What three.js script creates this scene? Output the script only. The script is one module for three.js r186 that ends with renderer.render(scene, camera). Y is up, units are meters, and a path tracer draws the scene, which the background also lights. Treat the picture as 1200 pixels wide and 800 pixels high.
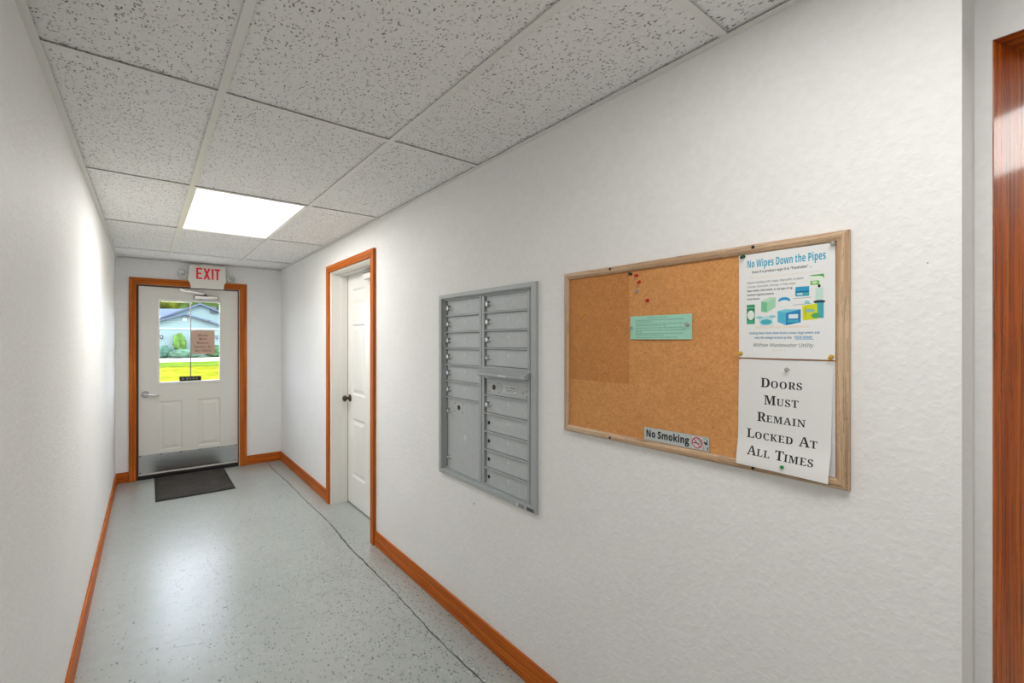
import * as THREE from 'three';
import { RoundedBoxGeometry } from 'three/addons/geometries/RoundedBoxGeometry.js';
import { mergeGeometries, mergeVertices } from 'three/addons/utils/BufferGeometryUtils.js';
import { RectAreaLightUniformsLib } from 'three/addons/lights/RectAreaLightUniformsLib.js';

// ------------------------------------------------------------------ camera, sky, sun, exposure
const scene = new THREE.Scene();
const renderer = new THREE.WebGLRenderer({ antialias: true });
renderer.toneMapping = THREE.LinearToneMapping;
renderer.toneMappingExposure = 1.53;
renderer.shadowMap.enabled = true;
RectAreaLightUniformsLib.init();

const EYE = 1.4521, FOCAL = 539.5;
const camera = new THREE.PerspectiveCamera(2 * Math.atan(400 / FOCAL) * 180 / Math.PI, 1.5, 0.02, 400);
camera.setViewOffset(1200, 800, 0, 1.7, 1200, 800);
camera.position.set(0, EYE, 0);
camera.rotation.y = -38.336 * Math.PI / 180;
scene.add(camera);

scene.background = new THREE.Color(0.84, 0.95, 1.12);      // bright hazy sky
scene.backgroundIntensity = 6.0;
const sun = new THREE.DirectionalLight(0xfff1d8, 1.5);     // high sun behind this building, lighting the house across the road
sun.position.set(-18, 34, 4); sun.target.position.set(2, 0, -40);
sun.castShadow = true; sun.shadow.mapSize.set(2048, 2048);
Object.assign(sun.shadow.camera, { left: -50, right: 50, top: 50, bottom: -50, near: 1, far: 160 });
scene.add(sun, sun.target);
const PANEL_LIGHT = 6.0, NEAR_PANEL_LIGHT = 3.35, SIDE_PANEL_LIGHT = 4.4, PANEL_GLOW = 0.95;                // ceiling panels

// ------------------------------------------------------------------ dimensions (metres; d is the distance down the corridor, z = -d)
const WR = 1.2687, WL = 0.2583, CEIL = 2.2916, END = 6.126, REAR = -2.4, NICHE = 1.4237, TH = 0.155;
const WALL_TOP = 2.7, ROOM_X = 4.2;

// ------------------------------------------------------------------ helpers
let seed = 7;
const rnd = () => { seed = (seed * 1664525 + 1013904223) >>> 0; return seed / 4294967296; };
const hash = (x, y, s) => { let h = (x * 374761393 + y * 668265263 + s * 974634541) | 0; h = Math.imul(h ^ (h >>> 13), 1274126177); h ^= h >>> 16; return (h >>> 0) / 4294967296; };
const mod = (a, n) => ((a % n) + n) % n;
function vn(x, y, px, py, s) {                              // tileable value noise
  const xi = Math.floor(x), yi = Math.floor(y), fx = x - xi, fy = y - yi, u = fx * fx * (3 - 2 * fx), v = fy * fy * (3 - 2 * fy);
  const a = hash(mod(xi, px), mod(yi, py), s), b = hash(mod(xi + 1, px), mod(yi, py), s), c = hash(mod(xi, px), mod(yi + 1, py), s), d = hash(mod(xi + 1, px), mod(yi + 1, py), s);
  return a + (b - a) * u + (c - a) * v + (a - b - c + d) * u * v;
}
const fbm = (u, v, nx, ny, oct, s) => { let t = 0, a = .5, n = 0; for (let i = 0; i < oct; i++) { const k = 1 << i; t += a * vn(u * nx * k, v * ny * k, nx * k, ny * k, s + i); n += a; a *= .5; } return t / n; };
const clamp = (x, a = 0, b = 1) => Math.min(b, Math.max(a, x));
const lerp = (a, b, t) => a + (b - a) * t;
function dataTex(w, h, fn, srgb, ru = 1, rv = 1) {
  const data = new Uint8Array(w * h * 4);
  for (let y = 0; y < h; y++) for (let x = 0; x < w; x++) { const c = fn(x / w, y / h, x, y), o = (y * w + x) * 4; data[o] = clamp(c[0], 0, 255); data[o + 1] = clamp(c[1], 0, 255); data[o + 2] = clamp(c[2], 0, 255); data[o + 3] = 255; }
  const t = new THREE.DataTexture(data, w, h, THREE.RGBAFormat);
  t.wrapS = t.wrapT = THREE.RepeatWrapping; t.magFilter = THREE.LinearFilter; t.minFilter = THREE.LinearMipmapLinearFilter; t.generateMipmaps = true;
  if (srgb) t.colorSpace = THREE.SRGBColorSpace;
  t.repeat.set(ru, rv); t.needsUpdate = true; return t;
}
function canvasTex(w, h, draw, srgb = true) {
  const c = document.createElement('canvas'); c.width = w; c.height = h; const g = c.getContext('2d'); draw(g, w, h);
  const t = new THREE.CanvasTexture(c); if (srgb) t.colorSpace = THREE.SRGBColorSpace; t.anisotropy = 8; return t;
}
const grey = (v) => [v, v, v];
const std = (o) => new THREE.MeshStandardMaterial(o);
const phys = (o) => new THREE.MeshPhysicalMaterial(o);
const matte = (o) => phys({ roughness: 1, specularIntensity: 0, ...o });

const taken = {};
function numbered(n) { if (!(n in taken)) { taken[n] = 0; return n; } taken[n]++; return n + '_' + String(taken[n]).padStart(3, '0'); }
function thing(name, label, category, pos = [0, 0, 0], rotY = 0, group) {
  const o = new THREE.Group(); o.name = numbered(name); o.position.set(...pos); o.rotation.y = rotY; scene.add(o);
  o.userData = { label, category }; if (group) o.userData.group = group; return o;
}
function structGroup(name, label, category, pos = [0, 0, 0], rotY = 0) { const o = thing(name, label, category, pos, rotY); o.userData.kind = 'structure'; return o; }
function part(parent, name, geo, mat, label) { const m = new THREE.Mesh(geo, mat); m.name = name; parent.add(m); if (label) m.userData.label = label; return m; }
function single(name, geo, mat, label, category, kind) { const m = new THREE.Mesh(geo, mat); m.name = numbered(name); m.userData = { label, category }; if (kind) m.userData.kind = kind; scene.add(m); return m; }
const struct = (name, geo, mat, label, category) => single(name, geo, mat, label, category, 'structure');

// uv in metres along the dominant faces; grain = axis that u follows
function metreUV(g, grain = 'x', off = 0) {
  const p = g.attributes.position, n = g.attributes.normal, uv = new Float32Array(p.count * 2), gi = 'xyz'.indexOf(grain);
  for (let i = 0; i < p.count; i++) {
    const P = [p.getX(i), p.getY(i), p.getZ(i)], N = [Math.abs(n.getX(i)), Math.abs(n.getY(i)), Math.abs(n.getZ(i))];
    const k = N[0] > N[1] ? (N[0] > N[2] ? 0 : 2) : (N[1] > N[2] ? 1 : 2);
    let a = gi, b = [0, 1, 2].find((j) => j !== gi && j !== k);
    if (k === gi) { a = [0, 1, 2].filter((j) => j !== k)[0]; b = [0, 1, 2].filter((j) => j !== k)[1]; }
    uv[i * 2] = P[a] + off; uv[i * 2 + 1] = P[b] + off * .37;
  }
  g.setAttribute('uv', new THREE.BufferAttribute(uv, 2)); return g;
}
function bx(x0, x1, y0, y1, z0, z1, grain = 'x', off = 0) {     // plain box between limits
  const g = new THREE.BoxGeometry(Math.abs(x1 - x0), Math.abs(y1 - y0), Math.abs(z1 - z0)); g.translate((x0 + x1) / 2, (y0 + y1) / 2, (z0 + z1) / 2); return metreUV(g, grain, off);
}
function rb(x0, x1, y0, y1, z0, z1, r = .003, grain = 'x', off = 0, seg = 2) { // rounded box
  const g = new RoundedBoxGeometry(Math.abs(x1 - x0), Math.abs(y1 - y0), Math.abs(z1 - z0), seg, r); g.translate((x0 + x1) / 2, (y0 + y1) / 2, (z0 + z1) / 2); return metreUV(g, grain, off);
}
function cyl(r0, r1, len, seg, axis = 'y') { const g = new THREE.CylinderGeometry(r0, r1, len, seg); if (axis === 'z') g.rotateX(Math.PI / 2); if (axis === 'x') g.rotateZ(Math.PI / 2); return g; }
function lathe(pts, seg = 24) { return new THREE.LatheGeometry(pts.map((p) => new THREE.Vector2(p[0], p[1])), seg); }
function shapeOf(pts) { const s = new THREE.Shape(); pts.forEach((p, i) => (i ? s.lineTo(p[0], p[1]) : s.moveTo(p[0], p[1]))); s.closePath(); return s; }
function hole(s, x0, x1, y0, y1) { const h = new THREE.Path(); h.moveTo(x0, y0); h.lineTo(x0, y1); h.lineTo(x1, y1); h.lineTo(x1, y0); h.closePath(); s.holes.push(h); }
function extrude(s, depth, bevel = 0) { return new THREE.ExtrudeGeometry(s, { depth, bevelEnabled: bevel > 0, bevelSize: bevel, bevelThickness: bevel, bevelSegments: 2, bevelOffset: -bevel, curveSegments: 24 }); }
const merge = (l) => mergeGeometries(l.map((g) => { const n = g.index ? g.toNonIndexed() : g; for (const k of Object.keys(n.attributes)) if (!['position', 'normal', 'uv'].includes(k)) n.deleteAttribute(k); return n; }));
// raised and fielded panel: nested rectangular rings with depths, centred at the origin, facing +z
function embossed(w, h, rings) {
  const pos = [], idx = [], uv = []; const q = (a, b, c, d) => { const k = pos.length / 3; for (const v of [a, b, c, d]) { pos.push(...v); uv.push(v[0], v[1]); } idx.push(k, k + 1, k + 2, k, k + 2, k + 3); };
  const R = ([i, z]) => { const x = w / 2 - i, y = h / 2 - i; return [[-x, -y, z], [x, -y, z], [x, y, z], [-x, y, z]]; };
  for (let k = 0; k + 1 < rings.length; k++) { const A = R(rings[k]), B = R(rings[k + 1]); for (let j = 0; j < 4; j++) q(A[j], A[(j + 1) % 4], B[(j + 1) % 4], B[j]); }
  const L = R(rings[rings.length - 1]); q(L[0], L[1], L[2], L[3]);
  const g = new THREE.BufferGeometry(); g.setAttribute('position', new THREE.Float32BufferAttribute(pos, 3)); g.setAttribute('uv', new THREE.Float32BufferAttribute(uv, 2)); g.setIndex(idx);
  const n = g.toNonIndexed(); n.computeVertexNormals(); return n;
}
const PANEL_RINGS = [[0, 0], [.012, -.009], [.024, -.009], [.05, -.002]];
// thin sheet of paper with a bend, u to the right and v up, lower left at the origin, facing +z
function sheet(w, h, bend, th = .0004, nx = 14, ny = 16) {
  const g = new THREE.BoxGeometry(w, h, th, nx, ny, 1); g.translate(w / 2, h / 2, th / 2); const p = g.attributes.position;
  for (let i = 0; i < p.count; i++) p.setZ(i, p.getZ(i) + bend(clamp(p.getX(i) / w), clamp(p.getY(i) / h)));
  g.computeVertexNormals();
  // front face only carries the print: side and back uv collapse to a blank margin
  const uv = g.attributes.uv, per = (nx + 1) * (ny + 1), side = (ny + 1) * 2 * 2 + (nx + 1) * 2 * 2;
  for (let i = 0; i < p.count; i++) if (i < side || i >= side + per) uv.setXY(i, .01, .01);
  return g;
}

// ------------------------------------------------------------------ procedural materials
const wallBump = dataTex(1024, 1024, (u, v) => { const a = fbm(u, v, 70, 70, 3, 11), b = fbm(u, v, 12, 12, 2, 31); const blob = clamp((a - .42) * 3.2); return grey(255 * (.7 * blob + .3 * b)); }, false, 1 / .7, 1 / .7);
const wallTone = dataTex(512, 512, (u, v) => { const a = fbm(u, v, 5, 5, 4, 51), b = fbm(u, v, 90, 90, 2, 61); const t = 247 + (a - .5) * 5 + (b - .5) * 6; return [t, t - .5, t - 2.5]; }, true, 1 / 1.3, 1 / 1.3);
const M = {};
M.wall = std({ map: wallTone, bumpMap: wallBump, bumpScale: .0006, roughness: .62 });
M.wallGloss = std({ map: wallTone, bumpMap: wallBump, bumpScale: .0008, roughness: .6 });
M.slab = std({ color: 0xb9b7b0, roughness: .9 });
function tileTexture(sd) {
  seed = sd; const S = 1024, m = new Float32Array(S * S);
  const put = (x, y, v) => { const i = mod(y | 0, S) * S + mod(x | 0, S); if (m[i] < v) m[i] = v; };
  const worm = (x, y, ang, len, r, dep) => { for (let t = 0; t <= len; t += .5) { const w = r * (0.65 + .35 * Math.sin(t / len * Math.PI)); const cx = x + Math.cos(ang) * t + Math.sin(t * .5) * .8, cy = y + Math.sin(ang) * t; for (let a = -Math.ceil(w); a <= w; a++) for (let b = -Math.ceil(w); b <= w; b++) if (a * a + b * b <= w * w) put(cx + a, cy + b, dep); } };
  for (let k = 0; k < 6400; k++) { const big = rnd() < .45; worm(rnd() * S, rnd() * S, (rnd() - .5) * .9 + (rnd() < .25 ? 1.2 : 0), big ? 3 + rnd() * 8 : 1 + rnd() * 2, big ? .7 + rnd() * .9 : .7 + rnd() * .9, .35 + rnd() * .65); }
  for (let k = 0; k < 9000; k++) put(rnd() * S, rnd() * S, .18 + rnd() * .25);
  return m;
}
{
  const S = 1024, m = tileTexture(21);
  const col = dataTex(S, S, (u, v, x, y) => { const d = m[y * S + x], n = (fbm(u, v, 160, 160, 2, 5) - .5) * 16 + (fbm(u, v, 6, 6, 3, 8) - .5) * 8; const t = (247 + n * .7) * (1 - .54 * d); return [t, t - 1 - 3 * d, t - 2.5 - 8 * d]; }, true, 1 / 1.2192, 1 / 1.2192);
  const bmp = dataTex(S, S, (u, v, x, y) => grey(225 * (1 - m[y * S + x]) + 30 * fbm(u, v, 200, 200, 1, 9)), false, 1 / 1.2192, 1 / 1.2192);
  M.tile = std({ map: col, bumpMap: bmp, bumpScale: .0012, roughness: .95 });
}
M.tee = std({ color: 0xf0eeea, roughness: .38 });
function wood(sd, light, dark, pore, nx = 3, ny = 26) {
  return dataTex(1024, 256, (u, v) => { const w = fbm(u, v, nx, 6, 3, sd) * .09; const g = fbm(u, v + w, nx, ny, 4, sd + 3), f = fbm(u, v + w, nx * 3, ny * 5, 2, sd + 9); const t = clamp((g - .3) * 1.9), k = f > .66 ? pore : 1; return [0, 1, 2].map((i) => lerp(dark[i], light[i], t) * k + (f - .5) * 14); }, true, 1 / 1.1, 1 / .22);
}
M.trim = phys({ map: wood(101, [216, 120, 40], [176, 84, 20], .86), roughness: .5, specularIntensity: .25 });
M.trimDoor = phys({ map: wood(141, [216, 122, 42], [176, 86, 22], .84), roughness: .5, specularIntensity: .25 });
M.lining = phys({ map: wood(171, [226, 118, 24], [182, 80, 10], .62, 2, 30), bumpMap: wood(171, [255, 255, 255], [120, 120, 120], .5, 2, 30), bumpScale: .0012, roughness: .5, specularIntensity: .5, clearcoat: .5, clearcoatRoughness: .1 });
M.oak = std({ map: wood(201, [226, 198, 166], [192, 156, 122], .8, 4, 34), roughness: .5 });
M.jambBrown = std({ map: wood(231, [120, 70, 38], [84, 44, 22], .8), roughness: .55 });
M.doorPaint = std({ color: 0xebe8df, roughness: .42 });
M.doorPaint2 = std({ color: 0xf0efea, roughness: .3 });
M.jambPaint = std({ color: 0xeceae4, roughness: .45 });
M.steel = std({ color: 0xc3c6c8, metalness: 1, roughness: .3, roughnessMap: dataTex(256, 256, (u, v) => grey(150 + 105 * fbm(u, v, 3, 40, 3, 77)), false) });
M.chrome = std({ color: 0xd5d7d8, metalness: 1, roughness: .16 });
M.nickel = std({ color: 0xaaa9a6, metalness: 1, roughness: .28 });
M.bronze = std({ color: 0x4c4138, metalness: .8, roughness: .38 });
M.black = std({ color: 0x151412, roughness: .5 });
M.blackRubber = std({ color: 0x232120, roughness: .8 });
M.white = std({ color: 0xe9e8e4, roughness: .5 });
M.plastic = std({ color: 0xeeebe2, roughness: .45 });
M.alu = std({ color: 0xd0d5d7, metalness: .1, roughness: .45, map: dataTex(256, 256, (u, v) => { const t = 236 + 14 * (fbm(u, v, 30, 30, 3, 91) - .5); return grey(t); }, true, 3, 3) });
M.aluFrame = std({ color: 0xb0b5b7, metalness: .15, roughness: .42 });
M.glass = phys({ color: 0xffffff, transmission: 1, thickness: 0, roughness: 0, ior: 1.5 });
M.hole = std({ color: 0x0c0c0c, roughness: .9 });
// floor: grey-green epoxy paint with thrown flecks, scuffs and worn patches; one map for the corridor floor
const FX0 = -.35, FX1 = 1.65, FD0 = -1.2, FD1 = 6.3, FW = 896, FH = 2048;
const fpx = (x, d) => [(x - FX0) / (FX1 - FX0) * FW, (1 - (d - FD0) / (FD1 - FD0)) * FH];
{
  const sx = FW / (FX1 - FX0), sy = FH / (FD1 - FD0);
  const fleckDensity = (x, d) => .12 + .88 * clamp((x - .12) * 1.1 + .15) * clamp(1.25 - (d - 1.6) * .36, .1, 1.2);
  const col = canvasTex(FW, FH, (g) => {
    const im = g.createImageData(FW, FH);
    for (let y = 0; y < FH; y++) for (let x = 0; x < FW; x++) { const u = x / FW, v = y / FH, a = fbm(u, v, 4, 14, 4, 301), b = fbm(u, v, 60, 200, 2, 321), o = (y * FW + x) * 4; const t = (a - .5) * 20 + (b - .5) * 10; im.data[o] = 166 + t; im.data[o + 1] = 173 + t * .95; im.data[o + 2] = 168 + t; im.data[o + 3] = 255; }
    g.putImageData(im, 0, 0);
    const dot = (x, d, r, c, st = 1, an = 0) => { const [px, py] = fpx(x, d); g.fillStyle = c; g.beginPath(); g.ellipse(px, py, r * sx, r * sy * st, an, 0, 7); g.fill(); };
    seed = 4001;
    for (let k = 0; k < 38000; k++) { const x = lerp(FX0, WR, rnd()), d = lerp(FD0, END, rnd()); if (rnd() > fleckDensity(x, d) * (.35 + 1.3 * fbm(x * .5 + .3, d * .13 + .2, 5, 5, 3, 411))) continue; const z = rnd(); dot(x, d, .0013 + rnd() * .0026, z < .72 ? `rgba(${38 + rnd() * 30 | 0},${44 + rnd() * 30 | 0},${48 + rnd() * 30 | 0},${.5 + rnd() * .5})` : z < .9 ? 'rgba(214,218,214,.75)' : 'rgba(96,122,140,.8)', .6 + rnd() * .9, rnd() * 3); }
    for (let k = 0; k < 160; k++) { const x = lerp(FX0, WR, rnd()), d = lerp(1, END, rnd()); dot(x, d, .003 + rnd() * .003, 'rgba(40,44,46,.75)', .5 + rnd() * .8, rnd() * 3); }
    // scuffs and drag marks
    g.lineCap = 'round';
    for (let k = 0; k < 120; k++) { const x = lerp(0, 1.2, rnd()), d = lerp(1.8, 5.9, rnd()), an = rnd() * 6.3, L = .03 + rnd() * .12; const [ax, ay] = fpx(x, d), [cx, cy] = fpx(x + Math.cos(an) * L, d + Math.sin(an) * L); g.strokeStyle = rnd() < .7 ? `rgba(84,92,94,${.1 + rnd() * .25})` : `rgba(206,212,208,${.15 + rnd() * .3})`; g.lineWidth = 1 + rnd() * 1.6; g.beginPath(); g.moveTo(ax, ay); g.quadraticCurveTo((ax + cx) / 2 + rnd() * 6 - 3, (ay + cy) / 2 + rnd() * 6 - 3, cx, cy); g.stroke(); }
    const mark = (x0, d0, x1, d1, w, c) => { const [ax, ay] = fpx(x0, d0), [cx, cy] = fpx(x1, d1); g.strokeStyle = c; g.lineWidth = w; g.beginPath(); g.moveTo(ax, ay); g.lineTo(cx, cy); g.stroke(); };
    for (let k = 0; k < 26; k++) { const t = rnd() * .34, q = (rnd() - .5) * .02; mark(.34 - t * .09 + q, 3.32 + t, .335 - t * .09 + q, 3.36 + t, 1 + rnd() * 2, `rgba(88,94,98,${.08 + rnd() * .16})`); }
    dot(.33, 2.93, .014, 'rgba(42,46,48,.85)', .35);
    for (let k = 0; k < 46; k++) dot(.98 + (rnd() - .5) * .22, 4.9 + (rnd() - .5) * .5, .004 + rnd() * .012, `rgba(74,82,86,${.15 + rnd() * .3})`, .7, rnd() * 3);
    for (let k = 0; k < 30; k++) dot(-.02 + (rnd() - .5) * .2, 2.4 + (rnd() - .5) * .7, .004 + rnd() * .012, `rgba(92,98,102,${.12 + rnd() * .25})`, .6, rnd() * 3);
    for (let k = 0; k < 16; k++) dot(1.12 + (rnd() - .5) * .03, 1.5 + rnd() * .9, .0015 + rnd() * .004, 'rgba(226,228,222,.85)', 1.4, rnd() * 3);
  });
  const rough = dataTex(256, 1024, (u, v) => grey(255 * clamp(.64 + .24 * (fbm(u, v, 6, 20, 4, 501) - .5))), false);
  const bump = dataTex(512, 512, (u, v) => grey(255 * fbm(u, v, 24, 24, 4, 531)), false, 1, 3.7);
  rough.wrapS = rough.wrapT = THREE.ClampToEdgeWrapping;
  M.floor = phys({ map: col, roughnessMap: rough, roughness: .7, bumpMap: bump, bumpScale: .0011, clearcoat: 1, clearcoatRoughness: .3 });
}
M.subfloor = std({ color: 0x2c2b28, roughness: 1 });
function floorUV(g) { const p = g.attributes.position, uv = new Float32Array(p.count * 2); for (let i = 0; i < p.count; i++) { uv[i * 2] = (p.getX(i) - FX0) / (FX1 - FX0); uv[i * 2 + 1] = (-p.getZ(i) - FD0) / (FD1 - FD0); } g.setAttribute('uv', new THREE.BufferAttribute(uv, 2)); return g; }

// ------------------------------------------------------------------ room shell
// floor: two slabs either side of the wandering control joint
{
  const f = structGroup('floor', 'grey-green painted concrete floor with dark flecks and a long joint', 'floor');
  seed = 91; const joint = [];
  for (let d = REAR - .2; d <= END + .05; d += .035) joint.push([1.117 + .008 * Math.sin(d * 1.9) + .006 * Math.sin(d * 5.1 + 1) + (rnd() - .5) * .007, d, .0022 + .0024 * rnd() + (d > 2.9 && d < 3.7 ? .0025 * rnd() : 0)]);
  const lay = (pts) => { const g = extrude(shapeOf(pts), .06); g.rotateX(-Math.PI / 2); g.translate(0, -.06, 0); return floorUV(g); };  // (x, d) -> (x, y, -d)
  part(f, 'slab', lay([[-WL - .1, REAR - .2], ...joint.map(([x, d, w]) => [x - w, d]), [-WL - .1, END + .05]]), M.floor);
  part(f, 'slab', lay([...joint.map(([x, d, w]) => [x + w, d]), [ROOM_X + .1, END + .05], [ROOM_X + .1, REAR - .2]].reverse()), M.floor);
  part(f, 'joint_base', bx(1.07, 1.16, -.1, -.012, -END, -REAR), M.subfloor);
  part(f, 'threshold_slab', bx(-WL - .1, ROOM_X + .1, -.12, -.004, -END - .2, -END - .05), M.slab);
}
const wallUV = (g, ax) => metreUV(g, ax);
struct('wall_left', bx(-WL - .14, -WL, -.06, WALL_TOP, -END - .15, -REAR + .15, 'z'), M.wallGloss, 'long white textured wall with orange baseboard, close beside the viewer', 'wall');
{ // right wall with the side doorway and the mailbox opening
  const s = shapeOf([[.163, -.06], [END + .15, -.06], [END + .15, WALL_TOP], [.163, WALL_TOP]]);
  hole(s, 3.215, 4.19, -.05, 2.055); hole(s, 1.452, 2.214, .748, 1.68);
  const g = extrude(s, TH); g.rotateY(Math.PI / 2); g.translate(WR, 0, 0);
  const w = struct('wall_right', wallUV(g, 'z'), M.wall, 'white orange-peel wall carrying the mailboxes and the cork board', 'wall');
  for (const [d, y, r] of [[1.908, .641, .0045], [.214, 1.612, .0014]]) { const h = cyl(r, r, .002, 10, 'x'); h.translate(WR - .0006, y, -d); part(w, 'nail_hole', h, M.nickel, 'small dark nail hole in the plaster'); }
}
{ // end wall with the exit door opening
  const s = shapeOf([[-WL - .14, -.06], [ROOM_X + .1, -.06], [ROOM_X + .1, WALL_TOP], [-WL - .14, WALL_TOP]]);
  hole(s, -.096, .824, -.05, 2.03);
  const g = extrude(s, .15); g.translate(0, 0, -END - .15);
  struct('wall_end', wallUV(g, 'x'), M.wall, 'white wall at the end of the corridor around the exit door', 'wall');
}
struct('wall_rear', bx(-WL - .14, ROOM_X + .1, -.06, WALL_TOP, -REAR, -REAR + .14), M.wall, 'white wall closing the corridor behind the viewer', 'wall');
{ // wall of the niche with the varnished doorway into the next room
  const s = shapeOf([[REAR, -.06], [.30, -.06], [.30, WALL_TOP], [REAR, WALL_TOP]]); hole(s, -.80, .1355, -.05, 2.0965);
  const g = extrude(s, .15); g.rotateY(Math.PI / 2); g.translate(NICHE, 0, 0);
  struct('wall_niche', wallUV(g, 'z'), M.wall, 'narrow set-back white wall strip beside the varnished wooden doorway', 'wall');
}
struct('wall_side_room', bx(ROOM_X, ROOM_X + .12, -.06, WALL_TOP, -END - .15, -REAR + .15, 'z'), std({ color: 0xa2988a, roughness: .8 }), 'tan wall of the room beyond the wooden doorway', 'wall');
struct('roof_deck', bx(-WL - .14, ROOM_X + .12, WALL_TOP, WALL_TOP + .12, -END - .15, -REAR + .15), M.slab, 'concrete deck above the suspended ceiling', 'ceiling');
struct('ceiling_side_room', bx(NICHE + .15, ROOM_X, CEIL, CEIL + .05, -END, -REAR), M.white, 'plain white ceiling of the room beyond the doorway', 'ceiling');

// suspended ceiling: 2 by 4 foot tiles in a grid turned a fraction of a degree from the walls
const DG = .0063, GX = .2089, GZ = .6281, TW = .6096, TL = 1.2192;
const gridPoint = (a, b) => [a * Math.cos(DG) - b * Math.sin(DG), a * Math.sin(DG) + b * Math.cos(DG)];   // -> x, d
function clip(poly, axis, lim, keepLess) {
  const out = []; const ins = (p) => (keepLess ? p[axis] <= lim : p[axis] >= lim);
  poly.forEach((p, i) => { const q = poly[(i + 1) % poly.length]; if (ins(p)) out.push(p); if (ins(p) !== ins(q)) { const t = (lim - p[axis]) / (q[axis] - p[axis]); out.push([p[0] + (q[0] - p[0]) * t, p[1] + (q[1] - p[1]) * t]); } });
  return out;
}
function ceilQuad(a0, a1, b0, b1, y, th, xr) {
  let p = [gridPoint(a0, b0), gridPoint(a1, b0), gridPoint(a1, b1), gridPoint(a0, b1)];
  p = clip(clip(clip(clip(p, 0, -WL, false), 0, xr, true), 1, END, true), 1, REAR, false);
  if (p.length < 3) return null;
  const g = extrude(shapeOf(p), th); g.rotateX(-Math.PI / 2); g.translate(0, y, 0); return metreUV(g, 'z', (a0 * 7.3 + b0 * 3.1));
}
const isLight = (c, j) => c === 1 && (j === 2 || j === -1);
{
  const c = structGroup('ceiling', 'suspended ceiling of white fissured tiles in a metal grid', 'ceiling');
  const cols = [[-.5, GX], [GX, GX + TW], [GX + TW, 1.6]];
  for (let j = -3; j <= 4; j++) cols.forEach(([a0, a1], k) => {
    if (isLight(k, j)) return;
    const b0 = GZ + j * TL, g = ceilQuad(a0 + (k ? .006 : 0), a1 - (k < 2 ? .006 : 0), b0 + .006, b0 + TL - .006, CEIL + .0075, .016, j < 0 ? NICHE : WR);
    if (g) part(c, 'ceiling_tile', g, M.tile);
  });
  for (const a of [GX, GX + TW]) { const g = ceilQuad(a - .012, a + .012, -3, 6.3, CEIL + .0005, .0028, NICHE); part(c, 'main_runner', g, M.tee); const w = ceilQuad(a - .003, a + .003, -3, 6.3, CEIL + .003, .03, NICHE); part(c, 'runner_web', w, M.tee); }
  for (let j = -2; j <= 4; j++) cols.forEach(([a0, a1], k) => { const b = GZ + j * TL, g = ceilQuad(a0 + (k ? .012 : 0), a1 - (k < 2 ? .012 : 0), b - .012, b + .012, CEIL + .0012, .0022, j <= 0 ? NICHE : WR); if (g) part(c, 'cross_tee', g, M.tee); });
  part(c, 'wall_angle', bx(-WL, -WL + .021, CEIL - .0012, CEIL + .002, -END, -REAR, 'z'), M.tee);
  part(c, 'wall_angle', bx(WR - .021, WR, CEIL - .0012, CEIL + .002, -END, -.163, 'z'), M.tee);
  part(c, 'wall_angle', bx(-WL + .021, WR - .021, CEIL - .0012, CEIL + .002, -END, -END + .021), M.tee);
}
// recessed ceiling lights
M.diffuser = std({ color: 0xf2f2f0, roughness: .6, emissive: 0xffffff, emissiveIntensity: PANEL_GLOW });
function ceilingLight(j, label) {
  const [cx, cd] = gridPoint(GX + TW / 2, GZ + j * TL + TL / 2);
  const t = thing('ceiling_light', label, 'light', [cx, CEIL, -cd], DG, 'recessed ceiling panel lights');
  const w = TW - .026, l = TL - .026, y0 = .0035, f = .012;
  part(t, 'frame', merge([bx(-w / 2, w / 2, y0, y0 + .02, -l / 2, -l / 2 + f), bx(-w / 2, w / 2, y0, y0 + .02, l / 2 - f, l / 2), bx(-w / 2, -w / 2 + f, y0, y0 + .02, -l / 2 + f, l / 2 - f), bx(w / 2 - f, w / 2, y0, y0 + .02, -l / 2 + f, l / 2 - f)]), M.tee);
  part(t, 'diffuser', bx(-w / 2 + f, w / 2 - f, y0 + .005, y0 + .009, -l / 2 + f, l / 2 - f), M.diffuser, 'glowing white acrylic diffuser');
  part(t, 'housing', bx(-w / 2, w / 2, y0 + .021, y0 + .09, -l / 2, l / 2), M.white);
  const r = new THREE.RectAreaLight(0xfffdf9, j < 0 ? NEAR_PANEL_LIGHT : PANEL_LIGHT, w - 2 * f - .01, l - 2 * f - .01); r.position.set(cx, CEIL + .0055, -cd); r.rotation.set(-Math.PI / 2, 0, DG); scene.add(r);
}
ceilingLight(2, 'glowing rectangular ceiling panel light among the fissured tiles towards the exit door');
ceilingLight(-1, 'rectangular ceiling panel light overhead by the cork board');
{ // panel in the next room, mirrored in the varnished doorway
  const t = thing('ceiling_light', 'rectangular ceiling panel light in the room beyond the wooden doorway', 'light', [2.45, CEIL, 1.05], 0, 'recessed ceiling panel lights');
  part(t, 'frame', merge([bx(-.34, .34, -.03, 0, -.62, -.60), bx(-.34, .34, -.03, 0, .60, .62), bx(-.34, -.32, -.03, 0, -.6, .6), bx(.32, .34, -.03, 0, -.6, .6)]), M.tee);
  part(t, 'diffuser', bx(-.32, .32, -.022, -.002, -.6, .6), M.diffuser);
  const r = new THREE.RectAreaLight(0xfffdf9, SIDE_PANEL_LIGHT, .6, 1.16); r.position.set(2.45, CEIL - .026, 1.05); r.rotation.x = -Math.PI / 2; scene.add(r);
}

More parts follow.
